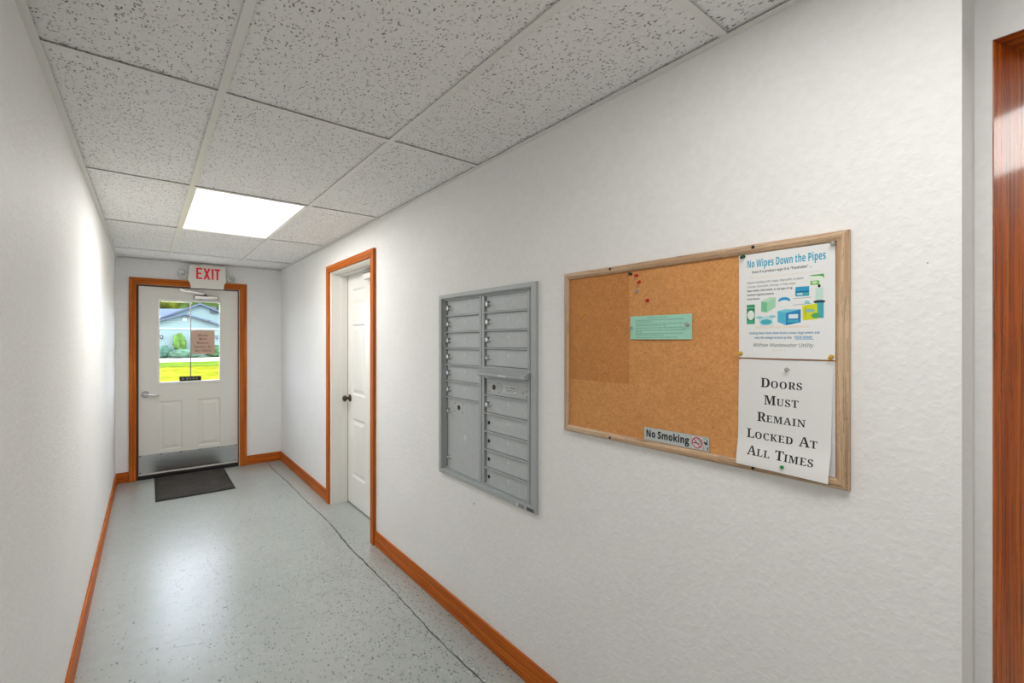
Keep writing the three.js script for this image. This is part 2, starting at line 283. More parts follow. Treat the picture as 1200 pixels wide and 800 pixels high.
// baseboards
const BH = .105, BT = .013;
function board(name, x0, x1, z0, z1, grain, label, o) { const g = rb(x0, x1, .001, BH, z0, z1, .004, grain, o); return struct(name, g, M.trim, label, 'baseboard'); }
board('baseboard_left', -WL, -WL + BT, -END + BT, -REAR, 'z', 'long orange-stained wooden baseboard along the bare wall', .2);
board('baseboard_right', WR - BT, WR, -3.16, -.17, 'z', 'orange wooden baseboard below the mailboxes and the cork board', 1.3);
board('baseboard_right_001', WR - BT, WR, -5.42, -4.262, 'z', 'orange baseboard piece beside the white side door', 2.1);
board('baseboard_right_002', WR - BT, WR, -END, -5.425, 'z', 'short darker orange baseboard piece in the corner of the end wall', 3.7);
board('baseboard_end', .905, WR - BT, -END, -END + BT, 'x', 'short orange baseboard between exit door and corner', .7);
board('baseboard_end_001', -WL, -.156, -END, -END + BT, 'x', 'very short orange baseboard piece beside the exit door casing', 1.7);

// ------------------------------------------------------------------ exit door at the end of the corridor
{
  const t = structGroup('trim_1', 'orange-stained wooden casing around the exit door', 'door casing', [.364, 0, -END]);
  const X = (x) => x - .364, H = 2.097, IH = 2.032;
  const miter = (pts) => { const g = extrude(shapeOf(pts), .016, .003); g.translate(0, 0, .003); return g; };
  part(t, 'casing_board', metreUV(miter([[X(-.153), .001], [X(-.096), .001], [X(-.096), IH], [X(-.153), H]]), 'y', .3), M.trimDoor);
  part(t, 'casing_board', metreUV(miter([[X(.829), .001], [X(.902), .001], [X(.902), H], [X(.829), IH]]), 'y', 1.1), M.trimDoor);
  part(t, 'casing_head', metreUV(miter([[X(-.153), H], [X(-.096), IH], [X(.829), IH], [X(.902), H]]), 'x', .9), M.trimDoor);
  part(t, 'jamb', bx(X(-.096), X(-.082), .001, 2.03, -.15, -.001, 'y'), M.jambBrown, 'dark brown door jamb');
  part(t, 'jamb', bx(X(.824), X(.818), .001, 2.03, -.15, -.001, 'y'), M.jambBrown, 'dark brown door jamb');
  part(t, 'jamb_head', bx(X(-.082), X(.818), 2.018, 2.03, -.15, -.001, 'x'), M.jambBrown);
  part(t, 'door_stop', bx(X(-.082), X(-.06), .034, 2.018, -.12, -.0685, 'y'), M.jambBrown); part(t, 'door_stop', bx(X(.798), X(.818), .034, 2.018, -.12, -.0685, 'y'), M.jambBrown);
  part(t, 'door_stop', bx(X(-.06), X(.798), 1.998, 2.018, -.12, -.0685, 'x'), M.jambBrown);
  part(t, 'weather_strip', bx(X(-.06), X(.798), .034, .06, -.12, -.0685, 'x'), M.blackRubber);
  part(t, 'threshold', rb(X(-.082), X(.818), .001, .034, -.12, .006, .004), M.black, 'black door threshold');
}
const DZ = .022;                                             // the leaf stands back from the wall face
const exitDoor = structGroup('door_1', 'white steel exit door with half window, kick plate and lever handle', 'door', [.369, .04, -END - DZ]);
{
  const t = exitDoor, X = (x) => x - .369, Y = (y) => y - .04, x0 = X(-.077), x1 = X(.815), y1 = Y(2.014);
  const s = shapeOf([[x0, 0], [x1, 0], [x1, y1], [x0, y1]]);
  hole(s, X(.084), X(.648), Y(.986), Y(1.884));
  const ps = [[.089, .295], [.436, .646]]; ps.forEach(([a, b]) => hole(s, X(a), X(b), Y(.281), Y(.801)));
  const g = extrude(s, .044); g.translate(0, 0, -.044); part(t, 'leaf', metreUV(g, 'y'), M.doorPaint);
  ps.forEach(([a, b]) => { const e = embossed(b - a, .52, PANEL_RINGS); e.translate(X((a + b) / 2), Y(.541), 0); const m = part(t, 'panel', e, M.doorPaint); part(m, 'panel_back', bx(X(a), X(b), Y(.281), Y(.801), -.044, -.02), M.doorPaint); });
  // glazing frame with rounded moulding
  const fs = shapeOf([[X(.076), Y(.978)], [X(.656), Y(.978)], [X(.656), Y(1.892)], [X(.076), Y(1.892)]]); hole(fs, X(.098), X(.634), Y(1.006), Y(1.87));
  const fg = extrude(fs, .012, .004); fg.translate(0, 0, -.004); part(t, 'window_frame', metreUV(fg, 'y'), M.doorPaint2);
  part(t, 'pane', bx(X(.096), X(.636), Y(1.004), Y(1.872), -.026, -.022), M.glass, 'clear window pane');
  part(t, 'glazing_bar', bx(X(.3635), X(.3735), Y(1.006), Y(1.87), -.021, -.012), M.nickel, 'thin grey vertical glazing bar');
  // kick plate
  const k = part(t, 'kick_plate', rb(X(-.074), X(.808), Y(.058), Y(.25), .0002, .0028, .001), M.steel, 'scuffed stainless kick plate');
  for (let i = 0; i < 6; i++) for (const y of [.066, .242]) { const c = cyl(.006, .007, .004, 10, 'z'); c.translate(X(-.064 + i * .1724), Y(y), .003); part(k, 'screw', c, M.bronze); }
  // lever handle
  const rose = cyl(.033, .036, .012, 28, 'z'); rose.translate(X(-.022), Y(.884), .006);
  const h = part(t, 'lever_handle', rose, M.chrome, 'chrome lever handle on a round rose');
  const neck = cyl(.012, .016, .045, 18, 'z'); neck.translate(X(-.022), Y(.884), .034); part(h, 'neck', neck, M.chrome);
  const path = new THREE.CatmullRomCurve3([[-.03, .886, .055], [0, .884, .06], [.045, .874, .058], [.075, .872, .054], [.089, .877, .05]].map(([a, b, c]) => new THREE.Vector3(X(a), Y(b), c)));
  part(h, 'lever', new THREE.TubeGeometry(path, 24, .0095, 12), M.chrome);
  // closer
  const cb = part(t, 'door_closer', rb(X(.392), X(.624), Y(1.895), Y(1.943), .001, .05, .012, 'x', 0, 4), M.nickel, 'silver hydraulic door closer');
  const foot = cyl(.012, .012, .02, 14); foot.translate(X(.5), Y(1.95), .028); part(cb, 'pivot', foot, M.bronze);
  const arm = bx(-.118, .118, -.006, .006, -.004, .004); arm.rotateZ(-.13); arm.translate(X(.39), Y(1.974), .03); part(cb, 'arm', arm, M.nickel);
  const shoe = rb(X(.262), X(.30), Y(1.984), Y(2.006), .0, .03, .003); part(cb, 'arm_shoe', shoe, M.nickel);
}
M.blackTag = std({ roughness: .5, map: canvasTex(256, 72, (g, w, h) => { g.fillStyle = '#1b1d1b'; g.fillRect(0, 0, w, h); g.fillStyle = '#7d8280'; g.fillRect(w * .1, h * .3, w * .12, h * .4); g.fillRect(w * .3, h * .3, w * .12, h * .4); g.fillRect(w * .46, h * .3, w * .08, h * .4); g.fillRect(w * .6, h * .3, w * .08, h * .4); g.fillRect(w * .74, h * .3, w * .1, h * .4); }) });
{
  const g = new THREE.BoxGeometry(.196, .048, .002); const m = single('door_tag', g, M.blackTag, 'small black strip label stuck at the foot of the exit door window', 'label'); m.position.set(.366, 1.03, -END - DZ + .002 - .0125);
}
const smallCaps = (g, text, cx, y, size) => {               // serif small capitals, centred
  const big = `bold ${size}px serif`, sm = `bold ${size * .76}px serif`; let w = 0; const runs = [];
  for (const word of text.split(' ')) { g.font = big; const a = g.measureText(word[0]).width; g.font = sm; const rest = word.slice(1).toUpperCase(), b = rest.length * size * .035 + g.measureText(rest).width; runs.push([word[0], rest, a, b]); w += a + b; }
  const gap = size * .34; w += gap * (runs.length - 1); let x = cx - w / 2; g.textAlign = 'left';
  for (const [c, rest, a, b] of runs) { g.font = big; g.fillText(c, x, y); x += a; g.font = sm; for (const ch of rest) { g.fillText(ch, x, y); x += g.measureText(ch).width + size * .035; } x += gap; }
};
const lockedText = ['Doors', 'Must', 'Remain', 'Locked At', 'All Times'];
function drawLocked(g, w, h, paper, ink) {
  g.fillStyle = paper; g.fillRect(0, 0, w, h); g.fillStyle = ink; g.textBaseline = 'alphabetic';
  const ys = [.25, .408, .57, .738, .895]; lockedText.forEach((t, i) => smallCaps(g, t, w * .49, h * ys[i], h * .118));
}
{ // notice taped to the window glass; its backlit shade is put into the brown colours
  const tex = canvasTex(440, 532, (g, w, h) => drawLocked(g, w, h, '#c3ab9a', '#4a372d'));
  const m = single('paper_notice', sheet(.216, .264, () => 0, .0006, 1, 1), phys({ map: tex, roughness: .95, side: THREE.DoubleSide, transmission: .35, thickness: 0 }), 'paper notice about locked doors taped to the exit door glass, backlit shade painted in as brown', 'notice');
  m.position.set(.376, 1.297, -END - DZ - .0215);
}

// ------------------------------------------------------------------ exit sign over the door
{
  const t = thing('exit_sign', 'white EXIT sign with red letters and two emergency lamps over the door', 'sign', [.516, 2.017, -END]);
  const X = (x) => x - .516, Y = (y) => y - 2.017;
  const s = shapeOf([[X(.365), Y(2.018)], [X(.668), Y(2.018)], [X(.672), Y(2.07)], [X(.692), Y(2.10)], [X(.684), Y(2.27)], [X(.347), Y(2.27)], [X(.338), Y(2.10)], [X(.358), Y(2.07)]]);
  const g = extrude(s, .046, .005); g.translate(0, 0, .02); part(t, 'housing', g, M.plastic);
  part(t, 'back_plate', bx(X(.44), X(.60), Y(2.10), Y(2.22), .0, .03), M.plastic);
  part(t, 'canopy', rb(X(.455), X(.585), Y(2.268), Y(2.288), .015, .055, .004), M.plastic);
  const red = std({ color: 0xd80f2c, roughness: .45, emissive: 0xd80f2c, emissiveIntensity: .12 });
  const bar = (x0, x1, y0, y1) => bx(X(x0), X(x1), Y(y0), Y(y1), .0705, .074);
  const b = 2.118, h = 2.238, st = .017, slant = (xa, xb) => { const q = extrude(shapeOf([[X(xa - st / 2 - .001), Y(b)], [X(xa + st / 2 + .001), Y(b)], [X(xb + st / 2 + .001), Y(h)], [X(xb - st / 2 - .001), Y(h)]]), .0035); q.translate(0, 0, .0705); return q; };
  part(t, 'letter_e', merge([bar(.412, .412 + st, b, h), bar(.412 + st, .466, b, b + .017), bar(.412 + st, .458, 2.170, 2.187), bar(.412 + st, .466, h - .017, h)]), red, 'red letter E');
  part(t, 'letter_x', merge([slant(.486, .53), slant(.53, .486)]), red, 'red letter X');
  part(t, 'letter_i', bar(.553, .553 + st, b, h), red, 'red letter I');
  part(t, 'letter_t', merge([bar(.606 - st / 2, .606 + st / 2, b, h), bar(.579, .606 - st / 2, h - .017, h), bar(.606 + st / 2, .633, h - .017, h)]), red, 'red letter T');
  for (const [lx, ly, tilt] of [[.293, 2.16, -.55], [.735, 2.148, .55]]) {
    const body = lathe([[0, -.03], [.024, -.028], [.038, -.005], [.043, .016], [.039, .02]], 24); body.rotateX(Math.PI / 2 - .12); body.rotateY(tilt); body.translate(X(lx), Y(ly), .05);
    const l = part(t, 'lamp_head', body, M.plastic);
    const lens = lathe([[0, .008], [.018, .011], [.035, .019], [.039, .02]], 24); lens.rotateX(Math.PI / 2 - .12); lens.rotateY(tilt); lens.translate(X(lx), Y(ly), .05); part(l, 'reflector', lens, M.chrome, 'chrome lamp reflector');
    const bulb = new THREE.SphereGeometry(.009, 12, 8); bulb.translate(X(lx), Y(ly), .058); part(l, 'bulb', bulb, M.nickel);
    const n = cyl(.01, .01, .03, 12, 'x'); n.translate(X(lx + (lx < .5 ? .042 : -.042)), Y(ly), .045); part(l, 'swivel', n, M.plastic);
  }
}
// ------------------------------------------------------------------ door mat
{
  const w = .622, l = .90, bump = dataTex(256, 256, (u, v) => grey(255 * fbm(u, v, 90, 90, 2, 611)), false, 4, 4);
  const t = thing('door_mat', 'dark charcoal door mat with rubber edge in front of the exit door', 'mat', [.363, 0, -5.658]);
  part(t, 'rubber_border', rb(-w / 2, w / 2, .001, .006, -l / 2, l / 2, .002), M.blackRubber);
  part(t, 'pile', rb(-w / 2 + .018, w / 2 - .018, .0055, .011, -l / 2 + .018, l / 2 - .018, .002), std({ color: 0xffffff, map: dataTex(512, 512, (u, v) => { const a = fbm(u, v, 120, 120, 2, 631), b = fbm(u, v, 6, 6, 3, 641); const t = 34 + a * 40 + b * 22; return [t + 2, t - 2, t - 6]; }, true, 2, 2), roughness: 1, bumpMap: bump, bumpScale: .003 }));
}

// ------------------------------------------------------------------ white side door with casing
{
  const t = structGroup('trim_2', 'orange wooden casing and white jamb of the side door', 'door casing', [WR, 0, -3.7025], -Math.PI / 2);
  const U = (d) => 3.7025 - d, H = 2.105, IH = 2.049, a = U(4.262), ai = U(4.204), c = U(3.160), ci = U(3.218);   // u grows towards the viewer
  const miter = (pts) => { const g = extrude(shapeOf(pts), .015, .003); g.translate(0, 0, .003); return g; };
  part(t, 'casing_board', metreUV(miter([[a, .001], [ai, .001], [ai, IH], [a, H]]), 'y', .4), M.trimDoor);
  part(t, 'casing_board', metreUV(miter([[ci, .001], [c, .001], [c, H], [ci, IH]]), 'y', 2.2), M.trimDoor);
  part(t, 'casing_head', metreUV(miter([[a, H], [ai, IH], [ci, IH], [c, H]]), 'x', 1.5), M.trimDoor);
  const u0 = U(4.19), u1 = U(3.215);
  part(t, 'jamb', bx(u0, u0 + .018, .001, 2.055, -TH, -.0005), M.jambPaint); part(t, 'jamb', bx(u1 - .018, u1, .001, 2.055, -TH, -.0005), M.jambPaint);
  part(t, 'jamb_head', bx(u0 + .018, u1 - .018, 2.037, 2.055, -TH, -.0005), M.jambPaint);
  part(t, 'door_stop', bx(u0 + .018, u0 + .03, .001, 2.037, -.138, -.082), M.jambPaint); part(t, 'door_stop', bx(u1 - .03, u1 - .018, .001, 2.037, -.138, -.082), M.jambPaint);
  part(t, 'door_stop', bx(u0 + .03, u1 - .03, 2.024, 2.037, -.138, -.082), M.jambPaint);
  const L = structGroup('door_2', 'white six-panel side door with dark round knob', 'door', [WR + .142, .012, -3.7025], -Math.PI / 2);
  const x0 = u0 + .021, x1 = u1 - .021, y1 = 2.022, s = shapeOf([[x0, 0], [x1, 0], [x1, y1], [x0, y1]]), mid = (x0 + x1) / 2;
  const pan = []; for (const [p, q] of [[x0 + .115, mid - .05], [mid + .05, x1 - .115]]) for (const [r, v] of [[.245, .755], [.962, 1.575], [1.74, 1.885]]) pan.push([p, q, r, v]);
  pan.forEach((p) => hole(s, ...p)); const g = extrude(s, .04); g.translate(0, 0, -.04); part(L, 'leaf', g, M.doorPaint2);
  pan.forEach(([p, q, r, v]) => { const e = embossed(q - p, v - r, PANEL_RINGS); e.translate((p + q) / 2, (r + v) / 2, 0); const m = part(L, 'panel', e, M.doorPaint2); part(m, 'panel_back', bx(p, q, r, v, -.04, -.02), M.doorPaint2); });
  const kx = x0 + .066, ky = .925, kn = lathe([[0, .066], [.014, .065], [.024, .058], [.027, .048], [.024, .038], [.013, .032], [.011, .012], [.028, .009], [.032, .004], [.033, 0]], 28); kn.rotateX(Math.PI / 2); kn.translate(kx, ky, 0);
  part(L, 'door_knob', kn, M.bronze, 'dark bronze round door knob');
  const dc = part(L, 'door_closer', rb(mid + .02, mid + .30, 1.93, 1.975, .001, .045, .01), M.white, 'white overhead door closer');
  part(dc, 'arm', bx(mid - .02, mid + .2, 1.984, 1.992, .01, .025), M.nickel);
}
// ------------------------------------------------------------------ varnished wooden doorway beside the viewer
{
  const t = structGroup('door_3', 'dark orange varnished wooden doorway lining at the set-back wall', 'doorway', [NICHE, 0, 0]);
  const prism = (pts, y0, y1) => { const g = extrude(shapeOf(pts.map(([x, d]) => [x - NICHE, d])), y1 - y0); g.rotateX(-Math.PI / 2); g.translate(0, y0, 0); return metreUV(g, 'y', .6); };
  part(t, 'jamb', prism([[NICHE + .0005, .1335], [NICHE + .19, .064], [NICHE + .19, .1345], [NICHE + .0005, .1352]].reverse(), .001, 2.094), M.lining);
  part(t, 'jamb', prism([[NICHE - .002, -.80], [NICHE + .19, -.80], [NICHE + .19, -.78], [NICHE - .002, -.78]], .001, 2.094), M.lining);
  part(t, 'head_board', bx(.0005, .19, 2.0942, 2.0962, -.1352, .78, 'z'), M.lining);
}

// ------------------------------------------------------------------ wall mailboxes
{
  const t = thing('mailbox_unit', 'grey aluminium bank of wall mailboxes set into the white wall', 'mailboxes', [WR, .73, -1.833], -Math.PI / 2);
  const U = (d) => 1.833 - d, V = (y) => y - .73, u0 = U(2.238), u1 = U(1.428), v1 = V(1.696);
  const s = shapeOf([[u0, 0], [u1, 0], [u1, v1], [u0, v1]]); hole(s, U(2.212), U(1.462), V(.752), V(1.675));
  const g = extrude(s, .009, .002); g.translate(0, 0, .002); part(t, 'trim_frame', metreUV(g, 'y'), M.aluFrame);
  part(t, 'box_shell', merge([bx(U(2.212), U(2.206), V(.752), V(1.675), -.15, .002), bx(U(1.462), U(1.468), V(.752), V(1.675), -.15, .002), bx(U(2.206), U(1.468), V(.752), V(.757), -.15, .002), bx(U(2.206), U(1.468), V(1.670), V(1.675), -.15, .002), bx(U(2.206), U(1.468), V(.757), V(1.670), -.15, -.145)]), M.aluFrame);
  const FZ = -.012;                                          // face of the door frames
  const rows1 = [1.668, 1.5815, 1.494, 1.4065, 1.319, 1.2315, 1.143, .757], rows2 = [1.668, 1.5825, 1.497, 1.4125, 1.324, 1.271, 1.187, 1.101, 1.0135, .926, .8385, .757];
  const c1 = [U(2.196), U(1.872)], c2 = [U(1.829), U(1.505)], all = [U(2.206), U(1.468)];
  // carrying frames round the two columns: stiles and rails
  const stile = (a, b, y0 = .757, y1 = 1.67) => part(t, 'stile', rb(a, b, V(y0), V(y1), -.06, FZ + .007, .002), M.aluFrame);
  stile(all[0], c1[0]); stile(c1[1], U(1.8525)); stile(U(1.8485), c2[0]); stile(c2[1], U(1.490)); stile(U(1.486), all[1]);
  const rail = (c, y) => part(t, 'rail', rb(c[0], c[1], V(y) - .0035, V(y) + .0035, -.06, FZ + .0055, .0015), M.aluFrame);
  rows1.slice(1, -1).forEach((y) => rail(c1, y)); [...rows2.slice(1, 4), ...rows2.slice(6, -1)].forEach((y) => rail(c2, y));
  part(t, 'rail', rb(c2[0], c2[1], V(rows2[5]) - .003, V(rows2[4]) + .003, -.06, FZ + .0055, .0015), M.aluFrame);
  part(t, 'rail', rb(c1[0], c1[1], V(1.662), V(1.67), -.06, FZ + .0055, .0015), M.aluFrame); part(t, 'rail', rb(c2[0], c2[1], V(1.662), V(1.67), -.06, FZ + .0055, .0015), M.aluFrame);
  part(t, 'rail', rb(c1[0], c1[1], V(.757), V(.765), -.06, FZ + .0055, .0015), M.aluFrame); part(t, 'rail', rb(c2[0], c2[1], V(.757), V(.765), -.06, FZ + .0055, .0015), M.aluFrame);
  const numberTex = {}, numMat = (n) => (numberTex[n] ??= std({ roughness: .5, map: canvasTex(64, 64, (q, w, h) => { q.fillStyle = '#c4c9cb'; q.fillRect(0, 0, w, h); q.fillStyle = '#f2f4f4'; q.font = 'bold 46px sans-serif'; q.textAlign = 'center'; q.textBaseline = 'middle'; q.fillText(n, w / 2, h / 2 + 2); }) }));
  const lockBody = () => lathe([[0, .017], [.008, .017], [.0098, .0155], [.0102, .004], [.0135, .003], [.014, 0]], 20);
  function lock(parent, u, v, r = 1.15) { const k = lockBody(); k.scale(r, 1, r); k.rotateX(Math.PI / 2); k.translate(u, v, FZ - .004); const m = part(parent, 'lock', k, M.chrome, 'round chrome lock'); part(m, 'keyway', bx(u - .001, u + .001, v - .004, v + .004, FZ + .0128, FZ + .0133), M.hole); }
  function empty(parent, u, v) { const r = lathe([[.0085, 0], [.0105, .0015], [.0105, 0]], 18); r.rotateX(Math.PI / 2); r.translate(u, v, FZ - .0038); const m = part(parent, 'lock_ring', r, M.aluFrame); const k = cyl(.0085, .0085, .001, 16, 'z'); k.translate(u, v, FZ - .0036); part(m, 'lock_hole', k, M.hole, 'empty black lock hole'); }
  function door(c, ya, yb, name, kind, n) {
    const a = c[0] + .005, b = c[1] - .002, lo = V(yb) + .0045, hi = V(ya) - .0045, p = part(t, name, rb(a, b, lo, hi, -.02, FZ - .004, .0022), M.alu);
    const lip = merge([bx(b - .007, b - .002, lo + .003, hi - .003, FZ - .0042, FZ - .0008), bx(a + .002, b - .007, lo + .0015, lo + .0055, FZ - .0042, FZ - .0012)]); part(p, 'edge_lip', lip, M.alu);
    const lu = a + .021, lv = (lo + hi) / 2 - .0015;
    if (kind === 'lock') lock(p, lu, lv); else if (kind === 'hole') empty(p, lu, lv); else if (kind === 'key') lock(p, lu, lv, .8);
    if (n) { const q = new THREE.BoxGeometry(.016, .016, .0002); q.translate(a + .172, (lo + hi) / 2 + .012, FZ - .0038); part(p, 'number_plate', q, numMat(n)); }
    return [p, a, b, lo, hi];
  }
  for (let i = 0; i < 6; i++) door(c1, rows1[i], rows1[i + 1], 'mailbox_door', 'lock', String(i + 1));
  for (let i = 0; i < 4; i++) door(c2, rows2[i], rows2[i + 1], 'mailbox_door', i < 3 ? 'lock' : 'key', String(i + 7));
  for (let i = 6; i < 11; i++) door(c2, rows2[i], rows2[i + 1], 'mailbox_door', i === 6 ? 'lock' : 'hole', String(i + 5));
  const arrow = (p, u, v) => { const k = cyl(.0105, .0105, .004, 18, 'z'); k.scale(1, 1.2, 1); k.translate(u, v, FZ - .003); part(p, 'arrow_lock', k, M.bronze, 'dark postal lock');
    for (const [a, b] of [[-.038, .02], [.038, .02], [-.038, -.022], [.038, -.022]]) { const r = new THREE.SphereGeometry(.0048, 10, 6); r.scale(1, 1, .5); r.translate(u + a, v + b, FZ - .0036); part(p, 'rivet', r, M.nickel); } };
  { const [p, a, , lo] = door(c1, rows1[6], rows1[7], 'parcel_door', null, null); p.userData.label = 'tall parcel locker door'; lock(p, a + .024, V(1.07), .85); lock(p, a + .024, V(.819), .75); arrow(p, U(2.075), V(1.097));
    const q = new THREE.BoxGeometry(.034, .034, .0002); q.translate(U(2.015), V(.951), FZ - .0038); part(p, 'number_plate', q, numMat('2')); }
  { // outgoing mail panel with the slot hood
    const [p] = door(c2, rows2[5], rows2[6], 'outgoing_mail_panel', null, null); p.userData.label = 'outgoing mail panel with white sticker'; arrow(p, U(1.761), V(1.229));
    for (const [d, y] of [[1.522, 1.252], [1.522, 1.228], [1.522, 1.205], [1.548, 1.222]]) { const r = new THREE.SphereGeometry(.0045, 10, 6); r.scale(1, 1, .5); r.translate(U(d), V(y), FZ - .0036); part(p, 'rivet', r, M.nickel); }
    const st = std({ roughness: .5, map: canvasTex(256, 96, (q, w, h) => { q.fillStyle = '#dfe1e0'; q.fillRect(0, 0, w, h); q.fillStyle = '#6d7274'; q.font = 'bold 40px sans-serif'; q.textAlign = 'left'; q.textBaseline = 'middle'; q.fillText('U.S. MAIL', 58, 32); q.fillRect(60, 60, 180, 5); q.fillRect(60, 74, 130, 5); q.fillRect(10, 14, 34, 5); q.fillRect(10, 44, 34, 5); q.strokeStyle = '#8a8f90'; q.strokeRect(50, 4, 200, 88); }) });
    const b = new THREE.BoxGeometry(.106, .036, .0005); b.translate(U(1.64), V(1.229), FZ - .0036); part(p, 'sticker', b, st, 'small white mail sticker');
    const hood = extrude(shapeOf([[0, 0], [.04, -.008], [.045, -.004], [.045, .005], [.006, .029], [0, .029]]), .352); hood.rotateY(-Math.PI / 2); hood.translate(U(1.4735), V(1.2915), FZ + .0055); 
    const h = part(t, 'mail_slot_hood', metreUV(hood, 'x'), M.aluFrame, 'protruding metal hood over the mail slot'); 
    part(h, 'hood_label', bx(U(1.66), U(1.60), V(1.2895), V(1.2945), FZ + .0503, FZ + .0512), M.white); 
    part(t, 'mail_slot', bx(U(1.80), U(1.51), V(1.278), V(1.289), FZ + .002, FZ + .0062), M.hole, 'dark mail slot'); }
  const tag = std({ roughness: .5, map: canvasTex(256, 48, (q, w, h) => { q.fillStyle = '#8e9294'; q.fillRect(0, 0, w, h); q.fillStyle = '#dcdedd'; q.fillRect(0, 4, 22, 40); q.fillRect(118, 4, 18, 40); q.fillStyle = '#26282a'; q.fillRect(150, 8, 96, 14); q.fillRect(150, 28, 96, 12); }) });
  const b = new THREE.BoxGeometry(.116, .016, .0006); b.translate(U(1.497), V(.7405), .0134); part(t, 'maker_label', b, tag);
}

// ------------------------------------------------------------------ cork board
const BD = .8045, BY = 1.1065, BHW = .4575, BHH = .5985;
{
  const t = thing('cork_board', 'cork notice board in a light oak frame on the white wall', 'notice board', [WR, BY, -BD], -Math.PI / 2);
  const U = (d) => BD - d, V = (y) => y - BY, w = BHW, h = BHH, f = .024;
  const corkTex = dataTex(1024, 672, (u, v) => {              // lighter, faded cork except where a sheet used to hang
    const d = BD + w - u * 2 * w, y = BY + v * h, n = fbm(u, v, 150, 98, 2, 701), m = fbm(u, v, 40, 26, 3, 711), L = fbm(u, v, 5, 4, 3, 721), sp = fbm(u, v, 260, 170, 1, 731);
    const covered = d > .966 && d < 1.3 && y > 1.301 ? 1 : 0; const k = (n - .5) * 24 + (m - .5) * 9 + (L - .5) * 12 - (sp > .86 ? 16 : 0) + (sp < .12 ? 10 : 0);
    return covered ? [203 + k, 137 + k * .85, 78 + k * .7] : [217 + k, 153 + k * .9, 92 + k * .8]; }, true);
  const cg = new THREE.BoxGeometry(2 * w - .02, h - .02, .007); cg.translate(0, h / 2, .0065); part(t, 'cork_panel', cg, std({ map: corkTex, roughness: .95, bumpMap: dataTex(512, 512, (u, v) => grey(255 * fbm(u, v, 110, 110, 2, 741)), false, 2, 1.4), bumpScale: .0008 }));
  const railGeo = (len, o) => {                               // mitred rail with rounded profile along +x, outer edge at y = 0
    const n = 8, prof = [[0, .0015], [0, .013], [.0015, .0165], [.006, .0195], [.013, .020], [f - .003, .0175], [f, .015], [f, .0015]], pos = [], idx = [];
    for (const e of [0, 1]) for (const [y, z] of prof) pos.push(e ? len / 2 - y : -len / 2 + y, y, z);
    for (let i = 0; i < n - 1; i++) idx.push(i, i + 1, n + i + 1, i, n + i + 1, n + i); idx.push(n - 1, 0, n, n - 1, n, 2 * n - 1);
    for (let i = 1; i < n - 1; i++) idx.push(0, i + 1, i, n, n + i, n + i + 1);
    const g = new THREE.BufferGeometry(); g.setAttribute('position', new THREE.Float32BufferAttribute(pos, 3)); g.setIndex(idx); const q = g.toNonIndexed(); q.computeVertexNormals();
    return metreUV(q, 'x', o); };
  const mk = (len, o, rot, x, y) => { const g = railGeo(len, o); g.rotateZ(rot); g.translate(x, y, 0); part(t, 'frame_rail', g, M.oak); };
  mk(2 * w, .1, 0, 0, 0); mk(2 * w, .6, Math.PI, 0, h); mk(h, 1.1, -Math.PI / 2, -w, h / 2); mk(h, 1.9, Math.PI / 2, w, h / 2);
  for (const [d, y] of [[1.035, 1.6965], [.557, 1.6965], [1.035, 1.1155], [.557, 1.1155]]) { const c = new THREE.SphereGeometry(.0045, 12, 8); c.scale(1, 1, .45); c.translate(U(d), V(y), .0205); part(t, 'screw', c, M.black, 'black screw head'); }
}
const CORK = .0102;                                           // front of the cork, off the wall
const wallPos = (d, y, off) => [WR - off, y, -d];
function paper(name, label, w, h, d, y, off, tex, bend, roll = 0, rough = .75) {   // d, y: lower left corner as the viewer sees it
  const m = single(name, sheet(w, h, bend), std({ map: tex, roughness: rough, side: THREE.DoubleSide }), label, 'paper');
  m.position.set(...wallPos(d, y, off)); m.rotation.set(0, -Math.PI / 2, 0); m.rotateZ(roll); return m;
}
